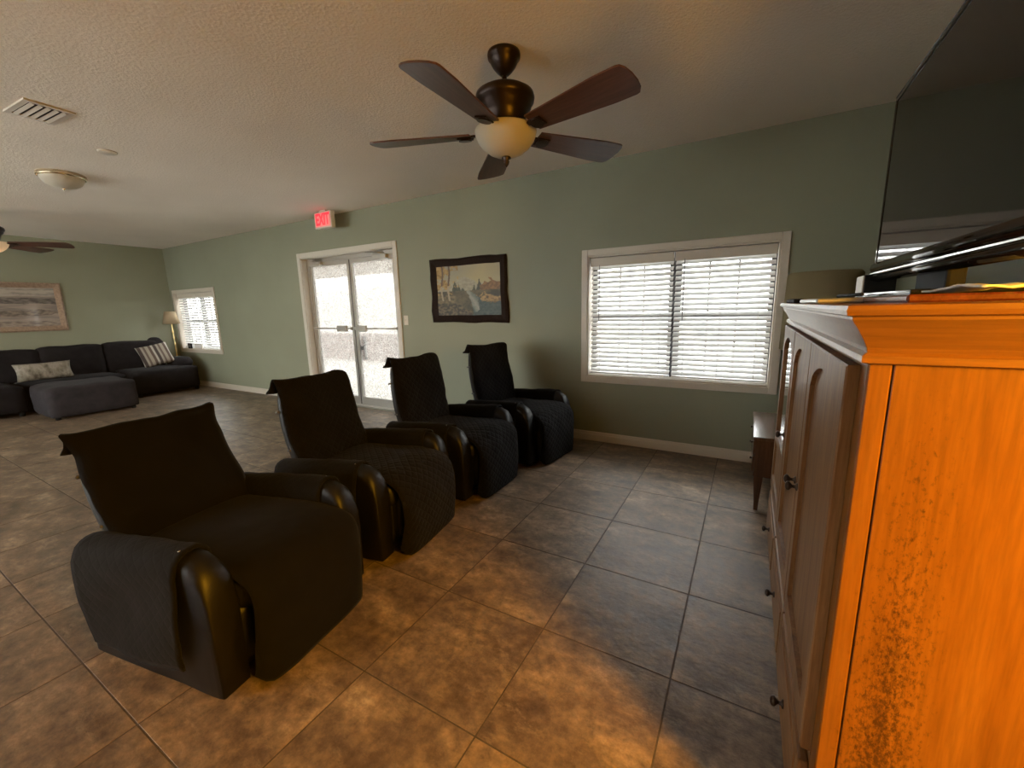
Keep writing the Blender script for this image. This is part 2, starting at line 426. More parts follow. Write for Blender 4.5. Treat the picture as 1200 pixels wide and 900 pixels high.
# ================================================================== THE SETTING
# ---- floor: grout bed with separate tiles
T = .5165; GX0, GY0 = -.162, .37; G = .006
floor = struct(box('floor', (XL, XR, YF, YB, -.12, -.0014), 'grout'), 'tiled floor of large brown slate-look tiles')
def tile_me(wx, wy):
    bm = bmesh.new(); add_box(bm, 0, wx, 0, wy, -.012, 0, bev=.0005, seg=1)
    return bm_mesh(bm, 'tile')
cache = {}
rest = bmesh.new()
for ix in range(-21, 8):
    for iy in range(-7, 9):
        x0, x1 = GX0 + ix * T + G / 2, GX0 + (ix + 1) * T - G / 2
        y0, y1 = GY0 + iy * T + G / 2, GY0 + (iy + 1) * T - G / 2
        x0, x1, y0, y1 = max(x0, XL), min(x1, XR), max(y0, YF), min(y1, YB)
        if x1 - x0 < .03 or y1 - y0 < .03: continue
        if ix > 1:
            add_box(rest, x0, x1, y0, y1, -.012, 0); continue
        key = (round(x1 - x0, 4), round(y1 - y0, 4))
        if key not in cache:
            cache[key] = tile_me(*key); cache[key].materials.append(M['tile'])
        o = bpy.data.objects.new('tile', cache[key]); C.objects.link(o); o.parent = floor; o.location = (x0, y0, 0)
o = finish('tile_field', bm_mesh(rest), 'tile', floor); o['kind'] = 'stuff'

struct(box('ceiling', (XL - .2, XR + .2, YF - .2, YB + .2, ZC, ZC + .15), 'ceil'), 'cream textured ceiling')
# ---- back wall with its openings
WT = .20
WIN = (-1.39, .175, .67, 1.83)       # near window opening x0 x1 z0 z1
FWIN = (-9.92, -8.44, .71, 1.80)     # far window
DOOR = (-5.81, -3.94, 0.0, 2.15)
def wall_with_holes(name, x0, x1, holes, y0, y1, z0, z1):
    bs = []; x = x0
    for a, b, c, d in sorted(holes):
        bs.append((x, a, y0, y1, z0, z1))
        if c > z0 + .001: bs.append((a, b, y0, y1, z0, c))
        bs.append((a, b, y0, y1, d, z1)); x = b
    bs.append((x, x1, y0, y1, z0, z1))
    return boxes(name, bs, 'wall')
struct(wall_with_holes('wall_back', XL, XR, [WIN, FWIN, DOOR], YB, YB + WT, -.12, ZC), 'sage green wall with the windows and the glass door')
struct(box('wall_left', (XL - .2, XL, YF, YB + WT, -.12, ZC), 'wall'), 'far sage green wall behind the sectional sofa')
struct(box('wall_right', (XW, XW + .1, 1.0, YB, 0, ZC), 'wall'), 'green wall behind the oak cabinet')
struct(box('wall_side', (XR, XR + .2, YF, YB + WT, -.12, ZC), 'wall'), 'green wall of the recess')
ADDED_WIN = [(-9.2, -7.4, .55, 2.15), (-7.1, -5.3, .55, 2.15), (-5.0, -3.2, .55, 2.15)]  # unseen windows, added to bring more daylight into the room
struct(wall_with_holes('wall_front', XL - .2, XR + .2, ADDED_WIN, YF - .2, YF, -.12, ZC), 'green wall behind the camera with windows added for daylight')
for k, (a, b, c, d) in enumerate(ADDED_WIN):
    root = struct(empty('window_%d' % (k + 3), ((a + b) / 2, YF, c)), 'plain window added behind the camera to let in daylight')
    hw_, hh_ = (b - a) / 2, d - c
    boxes('window_frame', [(-hw_, -hw_ + .05, -.14, -.06, 0, hh_), (hw_ - .05, hw_, -.14, -.06, 0, hh_), (-hw_ + .05, hw_ - .05, -.14, -.06, 0, .05), (-hw_ + .05, hw_ - .05, -.14, -.06, hh_ - .05, hh_), (-.02, .02, -.14, -.06, .05, hh_ - .05)], 'vinyl', root)
    box('pane', (-hw_ + .05, hw_ - .05, -.102, -.098, .05, hh_ - .05), 'pane', root)
struct(box('exterior_bounce_ground', (-40, 30, -40, YF - .2, -.25, -.10), 'patio'), 'pale ground outside the added windows, bouncing daylight indoors')  # unseen ground, made pale to bounce daylight up to the ceiling
# ---- baseboards: small profile
def baseboard(name, x0, x1):
    bm = bmesh.new()
    pr = [(0, 0), (-.016, 0), (-.016, .062), (-.012, .072), (-.009, .088), (-.004, .094), (0, .094)]
    rings = [[(x, YB + a, z) for a, z in pr] for x in (x0, x1)]
    return struct(loft(name, rings, 'trim', smooth=False), 'cream baseboard along the green wall')
baseboard('baseboard_back', -3.87, XW - .001)
baseboard('baseboard_far', XL, -5.88)
# ---- casing helper (frame of four mitred boards)
def casing(name, x0, x1, z0, z1, w_, material, bottom=True, parent=None, y=YB, d=.018):
    bs = [(x0, x0 + w_, y - d, y, z0, z1), (x1 - w_, x1, y - d, y, z0, z1), (x0 + w_, x1 - w_, y - d, y, z1 - w_, z1)]
    if bottom: bs.append((x0 + w_, x1 - w_, y - d, y, z0, z0 + w_))
    bm = bmesh.new()
    for b in bs: add_box(bm, *b, bev=.004, seg=1)
    return finish(name, bm_mesh(bm), material, parent)

def window(name, op, n_units, label):
    x0, x1, z0, z1 = op
    root = struct(empty(name, ((x0 + x1) / 2, YB, z0)), label)
    root_inv = Vector((-(x0 + x1) / 2, -YB, -z0))
    def put(o): o.location = root_inv; return o
    put(casing('casing', x0 - .06, x1 + .06, z0 - .06, z1 + .06, .06, 'trim', parent=root))
    # jamb liner
    put(boxes('jamb_liner', [(x0, x0 + .012, YB - .004, YB + .13, z0, z1), (x1 - .012, x1, YB - .004, YB + .13, z0, z1),
                             (x0 + .012, x1 - .012, YB - .004, YB + .13, z1 - .012, z1)], 'trim', root))
    put(box('window_sill', (x0 + .012, x1 - .012, YB - .012, YB + .13, z0, z0 + .016), 'trim', root, bev=.004, seg=1))
    yf0, yf1 = YB + .125, YB + .165
    wd = (x1 - x0) / n_units
    for k in range(n_units):
        a, b = x0 + k * wd, x0 + (k + 1) * wd
        zm = z0 + (z1 - z0) * .50
        fw = .052
        put(boxes('window_frame', [(a, a + fw, yf0, yf1, z0, z1), (b - fw, b, yf0, yf1, z0, z1), (a + fw, b - fw, yf0, yf1, z0, z0 + .05), (a + fw, b - fw, yf0, yf1, z1 - .05, z1)], 'win_frame', root))
        put(box('meeting_rail', (a + fw, b - fw, yf0 - .006, yf1, zm - .02, zm + .02), 'win_frame', root))
        for (s0, s1) in ((z0 + .05, zm - .02), (zm + .02, z1 - .05)):
            for q in (1, 2):
                xx = a + fw + (b - a - 2 * fw) * q / 3
                put(box('muntin', (xx - .008, xx + .008, yf0 + .010, yf0 + .022, s0, s1), 'win_frame', root))
            put(box('pane', (a + fw, b - fw, yf0 + .024, yf0 + .028, s0, s1), 'pane', root))
    return root
window('window_1', WIN, 2, 'wide double window in a cream casing behind white blinds')
window('window_2', FWIN, 2, 'distant window with white blinds beside the far corner')

# ---- blinds
def blind(x0, x1, z0, z1, label, tilt, n, wand_x, group=None):
    yb = YB + .055
    root = empty('window_blind', ((x0 + x1) / 2, yb, z1)); tag(root, label, 'blind', group)
    W_ = (x1 - x0) / 2; Hh = z1 - z0
    box('valance', (-W_, W_, -.034, -.022, -.082, -.004), 'trim', root, bev=.003, seg=1)
    box('headrail', (-W_ + .004, W_ - .004, -.020, .026, -.05, -.002), 'vinyl', root)
    sw = .050
    vs, fs = [], []
    N = 5
    for e in (-W_ + .004, W_ - .004):
        for s in (1, -1):
            for i in range(N):
                t = -sw / 2 + sw * i / (N - 1)
                vs.append((e, t, .003 * (1 - (2 * t / sw) ** 2) + s * .0013))
    def idx(e, s, i): return e * 2 * N + s * N + i
    for i in range(N - 1):
        fs.append((idx(0, 0, i), idx(1, 0, i), idx(1, 0, i + 1), idx(0, 0, i + 1)))
        fs.append((idx(0, 1, i + 1), idx(1, 1, i + 1), idx(1, 1, i), idx(0, 1, i)))
    fs.append((idx(0, 0, 0), idx(0, 1, 0), idx(1, 1, 0), idx(1, 0, 0)))
    fs.append((idx(0, 0, N - 1), idx(1, 0, N - 1), idx(1, 1, N - 1), idx(0, 1, N - 1)))
    me = bpy.data.meshes.new('slat'); me.from_pydata(vs, [], fs); me.materials.append(M['slat'])
    zt, zb = -.095, -Hh + .045
    for k in range(n):
        o = bpy.data.objects.new('slat', me); C.objects.link(o); o.parent = root
        o.location = (0, .004, zt + (zb - zt) * k / (n - 1)); o.rotation_euler = (math.radians(tilt), 0, 0)
    box('bottom_rail', (-W_ + .004, W_ - .004, -.022, .03, -Hh + .006, -Hh + .022), 'vinyl', root, bev=.003, seg=1)
    for xx in (-W_ * .72, W_ * .72) if W_ < .3 else (-W_ * .74, 0.0, W_ * .74):
        tube('ladder_cord', [(xx, -.026, -.05), (xx, -.026, -Hh + .02)], .0016, 'cord', root, 5)
    if wand_x is not None:
        tube('tilt_wand', [(wand_x, -.036, -.07), (wand_x, -.038, -.60)], .0045, 'wand', root, 6)
    return root
xm = (WIN[0] + WIN[1]) / 2
blind(WIN[0] + .018, xm - .006, WIN[2] + .02, WIN[3] - .014, 'white slatted blind on the door side of the wide window', 42, 23, -.29)
blind(xm + .006, WIN[1] - .018, WIN[2] + .02, WIN[3] - .014, 'white slatted blind on the cabinet side of the wide window', 42, 23, -.30)
fxm = (FWIN[0] + FWIN[1]) / 2
blind(FWIN[0] + .018, fxm - .006, FWIN[2] + .02, FWIN[3] - .014, 'far window white blind, half next to the brass lamp', 42, 21, None)
blind(fxm + .006, FWIN[1] - .018, FWIN[2] + .02, FWIN[3] - .014, 'far window white blind, half nearer the glass door', 42, 21, -.28)

# ---- entrance door: casing, aluminium frame, two glazed leaves
def entrance():
    x0, x1, z0, z1 = DOOR
    root = struct(empty('door_1', ((x0 + x1) / 2, YB, 0)), 'double glass entrance door in an aluminium frame')
    inv = Vector((-(x0 + x1) / 2, -YB, 0))
    def put(o): o.location = inv; return o
    put(casing('casing', x0 - .07, x1 + .07, 0, z1 + .07, .07, 'door_trim', bottom=False, parent=root))
    put(boxes('jamb_liner', [(x0, x0 + .01, YB - .002, YB + WT, 0, z1), (x1 - .01, x1, YB - .002, YB + WT, 0, z1), (x0 + .01, x1 - .01, YB - .002, YB + WT, z1 - .01, z1)], 'door_trim', root))
    ya, yb = YB + .08, YB + .135
    fx0, fx1, fz = x0 + .01, x1 - .01, z1 - .01
    put(boxes('door_frame', [(fx0, fx0 + .05, ya, yb, 0, fz), (fx1 - .05, fx1, ya, yb, 0, fz), (fx0 + .05, fx1 - .05, ya, yb, fz - .055, fz)], 'alu', root))
    put(box('threshold', (fx0, fx1, YB + .03, YB + WT, 0, .018), 'alu', root, bev=.004, seg=1))
    xm = (fx0 + fx1) / 2
    for k, (a, b) in enumerate(((fx0 + .053, xm - .004), (xm + .004, fx1 - .053))):
        ly0, ly1 = ya + .006, yb - .006
        st = .052; top = fz - .058
        leaf = put(boxes('door_leaf', [(a, a + st, ly0, ly1, .022, top), (b - st, b, ly0, ly1, .022, top), (a + st, b - st, ly0, ly1, .022, .135), (a + st, b - st, ly0, ly1, top - .055, top)], 'alu', root))
        box('pane', (a + st, b - st, (ly0 + ly1) / 2 - .003, (ly0 + ly1) / 2 + .003, .135, top - .055), 'frosted', leaf)
        # edge gasket on the meeting side
        xg = b if k == 0 else a
        box('weather_strip', (xg - .006, xg + .006, ly0 - .003, ly0 + .004, .03, top - .01), 'alu_dark', leaf)
        # push bar: tube with a pad near the meeting stile
        zb = 1.13
        tube('push_bar', [(a + .02, ly0 - .045, zb), (b - .02, ly0 - .045, zb)], .011, 'alu', leaf, 8)
        boxes('bar_bracket', [(a + .012, a + .04, ly0 - .05, ly0, zb - .02, zb + .02), (b - .04, b - .012, ly0 - .05, ly0, zb - .02, zb + .02)], 'alu', leaf)
        px0 = (b - .30) if k == 0 else (a + .09)
        box('push_pad', (px0, px0 + .21, ly0 - .072, ly0 - .040, zb - .042, zb + .042), 'alu', leaf, bev=.006, seg=1)
        if k == 1:
            box('pull_plate', (a + st + .03, a + st + .085, ly1 + .005, ly1 + .022, .68, 1.02), 'alu_dark', leaf, bev=.004, seg=1)
            box('pull_mount', (a + st - .03, a + st + .05, ly1, ly1 + .012, .82, .88), 'alu_dark', leaf)
        # closer with folded arm
        cx = a + .06 if k == 0 else b - .36
        boxc = box('closer_body', (cx, cx + .25, ly0 - .055, ly0 - .001, top - .048, top + .008), 'alu', leaf, bev=.006, seg=1)
        pvt = cx + .05 if k == 0 else cx + .2
        sgn = 1 if k == 0 else -1
        tube('closer_arm', [(pvt, ly0 - .03, top + .022), (pvt + sgn * .20, ly0 - .15, top + .026), (pvt + sgn * .05, ly0 - .002, top + .036)], .010, 'alu', leaf, 6)
    return root
entrance()

# ---- outside: patio, low pink block wall, porch beam
struct(box('exterior_ground', (-40, 30, YB + WT, 45, -.25, -.10), 'patio'), 'pale concrete patio outside the glass door')
o = boxes('garden_wall', [(-14, -6.9, 8.6, 8.9, -.1, .62), (-14.02, -6.88, 8.58, 8.92, .62, .70)], 'pink_block'); tag(o, 'low pinkish block wall seen through the glass door', 'wall')
pr = empty('porch_beam', (-5, 6.6, -.1)); tag(pr, 'tan porch beam seen through the top of the glass door', 'beam')
box('beam', (-7, 6, -.15, .15, 2.28, 2.75), 'tan', pr)
for xx in (-6.8, 5.8): box('post', (xx - .1, xx + .1, -.1, .1, 0, 2.28), 'tan', pr)
o = box('neighbour_house', (-30, 20, 20, 24, -.1, 2.9), 'outwhite'); tag(o, 'pale stucco house front beyond the patio', 'building')

# ================================================================== CEILING THINGS
def make_fan(name, loc, rot, label, bowl_mat):
    root = empty(name, (loc[0], loc[1], ZC)); tag(root, label, 'ceiling fan', 'ceiling fans')
    lathe('canopy', [(.001, 0), (.084, 0), (.086, -.012), (.084, -.026), (.074, -.034), (.072, -.042), (.060, -.064), (.042, -.086), (.022, -.104), (.001, -.106)], 'bronze', root)
    lathe('downrod', [(.013, -.09), (.013, -.19)], 'bronze', root, seg=16)
    lathe('motor_housing', [(.001, -.150), (.024, -.150), (.030, -.164), (.080, -.170), (.130, -.182), (.152, -.196), (.157, -.214), (.153, -.234), (.144, -.240), (.138, -.262), (.118, -.284), (.110, -.305), (.104, -.335), (.088, -.350), (.001, -.352)], 'bronze', root, seg=40)
    lathe('light_fitter', [(.001, -.35), (.066, -.35), (.074, -.362), (.10, -.372), (.108, -.385), (.001, -.386)], 'bronze', root)
    lathe('glass_bowl', [(.158, -.376), (.164, -.368), (.166, -.374), (.163, -.392), (.151, -.420), (.128, -.450), (.096, -.475), (.060, -.491), (.020, -.499), (.001, -.500)], bowl_mat, root, seg=40, caps=False)
    lathe('finial', [(.001, -.492), (.022, -.496), (.026, -.506), (.013, -.514), (.017, -.522), (.012, -.536), (.003, -.548), (.001, -.549)], 'bronze', root, seg=16)
    zb = -.383
    # blade outline
    pts = []
    L0, L1 = .19, .755
    n = 20
    def half(x):
        t = (x - L0) / (L1 - L0)
        wdt = .062 + .034 * min(1, t * 1.35)
        end = max(0, (t - .93) / .07)
        return wdt * math.sqrt(max(0, 1 - end ** 2.6 * .93))
    xs = [L0 + (L1 - L0) * (1 - (1 - i / n) ** 1.4) for i in range(n + 1)]
    bvs, bfs = [], []
    for s in (.004, -.004):
        for x in xs:
            hh = half(x); bvs += [(x, hh, s), (x, 0, s), (x, -hh, s)]
    q = 3 * (n + 1)
    for i in range(n):
        a, b = i * 3, (i + 1) * 3
        for k in (0, 1):
            bfs.append((a + k, a + k + 1, b + k + 1, b + k)); bfs.append((q + b + k, q + b + k + 1, q + a + k + 1, q + a + k))
        bfs.append((a, b, q + b, q + a)); bfs.append((a + 2, q + a + 2, q + b + 2, b + 2))
    bfs.append((0, q, q + 1, 1)); bfs.append((1, q + 1, q + 2, 2))
    e = n * 3; bfs.append((e, e + 1, q + e + 1, q + e)); bfs.append((e + 1, e + 2, q + e + 2, q + e + 1))
    me = bpy.data.meshes.new('blade'); me.from_pydata(bvs, [], bfs); me.materials.append(M['blade'])
    bm = bmesh.new()
    add_box(bm, .085, .20, -.014, .014, -.004, .006, bev=.002, seg=1)
    add_box(bm, .185, .265, -.034, .034, -.014, -.006, bev=.003, seg=1)
    bmesh.ops.create_cone(bm, cap_ends=True, segments=20, radius1=.036, radius2=.030, depth=.012, matrix=Matrix.Translation((.225, 0, -.014)))
    ime = bm_mesh(bm, 'blade_iron'); ime.materials.append(M['bronze'])
    for k in range(5):
        a = math.radians(rot + 72 * k)
        iron = bpy.data.objects.new('blade_iron', ime); C.objects.link(iron); iron.parent = root
        iron.location = (0, 0, zb); iron.rotation_euler = (math.radians(-12), 0, a)
        b = bpy.data.objects.new('blade', me); C.objects.link(b); b.parent = iron
    return root
make_fan('ceiling_fan', (-1.205, 2.095), -15, 'large bronze ceiling fan with cream bowl light above the recliners', 'bowl')
make_fan('ceiling_fan', (-8.02, 1.40), 55, 'distant ceiling fan over the sofa, partly outside the left edge', 'bowl_lit')

# air vent
def vent():
    root = empty('air_vent', (-4.02, 1.045, ZC), math.radians(4)); tag(root, 'slatted metal air vent in the ceiling', 'vent')
    X, Y = .165, .115
    boxes('vent_frame', [(-X, X, -Y, -Y + .028, -.010, 0), (-X, X, Y - .028, Y, -.010, 0), (-X, -X + .028, -Y + .028, Y - .028, -.010, 0), (X - .028, X, -Y + .028, Y - .028, -.010, 0)], 'white_metal', root)
    box('duct_shade', (-X + .02, X - .02, -Y + .02, Y - .02, -.0025, -.0005), 'vent_dark', root)  # dark sheet stands in for the shade inside the duct
    bm = bmesh.new(); add_box(bm, -X + .028, X - .028, -.0095, .0095, -.0012, .0012); me = bm_mesh(bm, 'louver'); me.materials.append(M['white_metal'])
    for k in range(5):
        o = bpy.data.objects.new('louver', me); C.objects.link(o); o.parent = root
        o.location = (0, -.072 + k * .036, -.012); o.rotation_euler = (math.radians(-22), 0, 0)
vent()
o = lathe('ceiling_cover_plate', [(.001, 0), (.062, 0), (.060, -.008), (.050, -.014), (.001, -.015)], 'white_plastic', loc=(-4.54, 1.52, ZC)); tag(o, 'small round plate on the ceiling near the vent', 'cover plate')
def dome():
    root = empty('dome_light', (-5.56, 1.50, ZC)); tag(root, 'flush dome ceiling light with a brass rim', 'ceiling light')
    lathe('rim', [(.001, 0), (.160, 0), (.166, -.008), (.160, -.016), (.168, -.022), (.164, -.034), (.150, -.036), (.001, -.036)], 'brushed', root)
    lathe('glass_bowl', [(.150, -.034), (.146, -.055), (.125, -.085), (.090, -.108), (.045, -.122), (.001, -.126)], 'bowl', root, caps=False)
    lathe('finial', [(.001, -.12), (.012, -.124), (.010, -.134), (.001, -.142)], 'brushed', root, seg=14)
dome()
# exit sign
def exit_sign():
    root = empty('exit_sign', (-4.895, 3.73, ZC)); tag(root, 'glowing red exit sign hanging from the ceiling before the door', 'sign')
    W_, Hh = .165, .205
    box('mount', (-.06, .06, -.03, .03, -.018, 0), 'white_plastic', root, bev=.004, seg=1)
    box('housing', (-W_, W_, -.03, .03, -.018 - Hh, -.018), 'white_plastic', root, bev=.006, seg=2)
    zc = -.018 - Hh / 2
    box('red_panel', (-W_ + .018, W_ - .018, -.034, -.028, zc - Hh / 2 + .02, zc + Hh / 2 - .018), 'sign_red', root)
    cu = bpy.data.curves.new('letters', 'FONT'); cu.body = 'EXIT'; cu.size = .16; cu.align_x = 'CENTER'; cu.align_y = 'CENTER'; cu.extrude = .0015; cu.offset = .004
    t = bpy.data.objects.new('tmp_letters', cu); C.objects.link(t)
    me = bpy.data.meshes.new_from_object(t.evaluated_get(bpy.context.evaluated_depsgraph_get())); bpy.data.objects.remove(t)
    w_ = max(v.co.x for v in me.vertices) - min(v.co.x for v in me.vertices)
    h_ = max(v.co.y for v in me.vertices) - min(v.co.y for v in me.vertices)
    for v in me.vertices: v.co.x *= .265 / w_; v.co.y *= .145 / h_
    o = finish('sign_letters', me, 'sign_letter', root, loc=(0, -.0355, zc), rot=(PI / 2, 0, 0))
exit_sign()

# ================================================================== WALL THINGS
def painted_canvas(name, W_, Hh, fn, material, parent, nx=150, ny=110, depth=.012):
    vs = [(-W_ / 2 + W_ * i / nx, 0, -Hh / 2 + Hh * j / ny) for j in range(ny + 1) for i in range(nx + 1)]
    fs = [(j * (nx + 1) + i, j * (nx + 1) + i + 1, (j + 1) * (nx + 1) + i + 1, (j + 1) * (nx + 1) + i) for j in range(ny) for i in range(nx)]
    me = bpy.data.meshes.new(name); me.from_pydata(vs, [], fs)
    at = me.color_attributes.new('paint', 'FLOAT_COLOR', 'POINT')
    for j in range(ny + 1):
        for i in range(nx + 1):
            c = fn(i / nx, j / ny); at.data[j * (nx + 1) + i].color = (c[0], c[1], c[2], 1)
    return finish(name, me, material, parent)
def N(x, y, s=1.0, o=4): return noise.fractal(Vector((x * s, y * s, s * .37)), 1.0, 2.0, o)
def lerp(a, b, t): t = max(0, min(1, t)); return tuple(p + (q - p) * t for p, q in zip(a, b))
def landscape(u, v):
    n1 = N(u, v, 7); n2 = N(u + 5, v, 22)
    sky = lerp((.36, .33, .20), (.23, .23, .18), (v - .55) * 2 + n1 * .25)
    sky = lerp(sky, (.44, .37, .17), max(0, 1 - abs(u - .75) * 2.2) * .6 + n1 * .2)
    c = sky
    mt = .62 + .16 * max(0, 1 - abs(u - .45) / .22) + .05 * n2
    if v < mt: c = lerp((.26, .25, .18), (.36, .34, .24), n2 + .5)
    # conifers at mid distance
    for px, pw, ph in ((.30, .05, .69), (.36, .05, .62), (.42, .06, .58), (.60, .05, .60), (.68, .05, .70), (.75, .05, .62)):
        hgt = ph - abs(u - px) / pw * .18 + n2 * .05
        if .46 < v < hgt and abs(u - px) < pw: c = lerp((.025, .03, .018), (.06, .065, .035), n2 + .5)
    # autumn trees right
    hgt = .62 + .14 * max(0, 1 - abs(u - .86) / .14) + .08 * n1
    if u + n1 * .12 > .76 and .44 + n2 * .04 < v < hgt: c = lerp((.10, .055, .02), (.24, .13, .045), n2 + .55)
    if v < .50:
        c = lerp((.045, .04, .02), (.11, .095, .045), n1 + n2 * .6 + .5)
        # river
        rc = .52 + (.5 - v) * .55; rw = .04 + (.5 - v) * .75
        if abs(u - rc + n1 * .05) < rw * .5: c = lerp((.05, .085, .075), (.36, .36, .29), (.12 - abs(u - rc + .05 + n2 * .03)) * 6)
        if u - n1 * .1 > .60 + v * .25 and v < .34 + n2 * .04: c = lerp((.02, .045, .045), (.06, .085, .07), n2 + .5)
        if u + n2 * .15 > .72 and .27 + n2 * .06 < v < .40 + n1 * .08: c = lerp((.12, .08, .035), (.42, .27, .10), n2 + .5)
        if u < .55 and v < .30 - u * .35 + n1 * .1: c = lerp((.03, .025, .014), (.15, .115, .055), n2 * 1.4 + .3)
        if u < .30 and .26 < v < .40 + n1 * .08: c = lerp((.07, .06, .03), (.20, .15, .07), n2 + .5)
    # tall birches left
    if u < .36 and v > .42:
        if n1 + .42 * (v - .45) - u * .7 > -.02: c = lerp((.22, .13, .035), (.40, .27, .09), n2 * 1.3 + .5)
    for px in (.09, .20):
        if abs(u - px - .015 * math.sin(v * 9)) < .014 and v > .30: c = (.09, .055, .03) if v > .6 else (.34, .28, .18)
    return tuple(max(.004, x) for x in c)
def winter_shore(u, v):
    n1 = N(u * 1.8, v * 5, 3); n2 = N(u * 3 + 3, v * 3, 9)
    c = lerp((.34, .29, .25), (.20, .18, .17), n1 + .35)
    if v > .78: c = lerp((.42, .38, .33), (.22, .21, .20), n1 + n2 * .5 + .2)
    if .58 < v + n1 * .05 < .74: c = lerp((.085, .075, .072), (.20, .18, .165), n2 + .5)
    if .28 < v + n1 * .07 < .42: c = lerp((.12, .10, .09), (.28, .23, .19), n2 + .5)
    if v < .14: c = lerp((.17, .14, .12), (.33, .28, .24), n2 + .5)
    if abs(u - .18) < .02 and v > .35: c = (.10, .09, .085)
    return tuple(max(.004, x) for x in c)
def picture(name, loc, rz, W_, Hh, fw, fn, frame_mat, canvas_mat, label, wavy=0, liner=None):
    root = empty(name, loc, rz); tag(root, label, 'picture')
    painted_canvas('canvas', W_ - 2 * fw + .01, Hh - 2 * fw + .01, fn, canvas_mat, root).location = (0, -.012, 0)
    rings_in, rings_out = [], []
    nseg = 10
    path = []
    cor = [(-1, -1), (1, -1), (1, 1), (-1, 1)]
    for k in range(4):
        a, b = cor[k], cor[(k + 1) % 4]
        for i in range(nseg): t = i / nseg; path.append((a[0] + (b[0] - a[0]) * t, a[1] + (b[1] - a[1]) * t))
    prof = [(0, -.001), (0, -.026), (.25, -.038), (.55, -.030), (.85, -.022), (1, -.018), (1, -.004)]
    rings = []
    for pi_, (o_, d) in enumerate(prof):
        ring = []
        for (px, py) in path:
            wv = wavy * (noise.noise(Vector((px * 2.3, py * 2.3, 1.7))) if o_ == 0 else .3 * noise.noise(Vector((px * 2.3, py * 2.3, 1.7))))
            ring.append((px * (W_ / 2 - fw * o_ + wv), d, py * (Hh / 2 - fw * o_ + wv * .8)))
        rings.append(ring)
    rings.append(rings[0])
    loft('picture_frame', rings, frame_mat, root, closed_caps=False, smooth=False)
    if liner:
        x, z = W_ / 2 - fw, Hh / 2 - fw
        boxes('liner', [(-x, x, -.020, -.013, -z, -z + liner), (-x, x, -.020, -.013, z - liner, z), (-x, -x + liner, -.020, -.013, -z + liner, z - liner), (x - liner, x, -.020, -.013, -z + liner, z - liner)], 'paper', root)
    return root
picture('landscape_painting', (-2.815, YB, 1.572), 0, 1.05, .73, .085, landscape, 'frame_dark', 'paint', 'landscape painting of trees and a river in a dark carved frame', wavy=.022)
picture('framed_print', (XL, 1.55, 1.56), math.radians(90), 1.75, .78, .085, winter_shore, 'frame_pale', 'print_', 'wide grey landscape print in a pale wood frame above the sofa')
sw = empty('light_switch', (-3.80, YB, 1.24)); tag(sw, 'ivory light switch plate right of the glass door', 'switch')
box('plate', (-.036, .036, -.007, 0, -.06, .06), 'white_plastic', sw, bev=.003, seg=1); box('toggle', (-.006, .006, -.016, -.006, -.012, .012), 'white_plastic', sw)

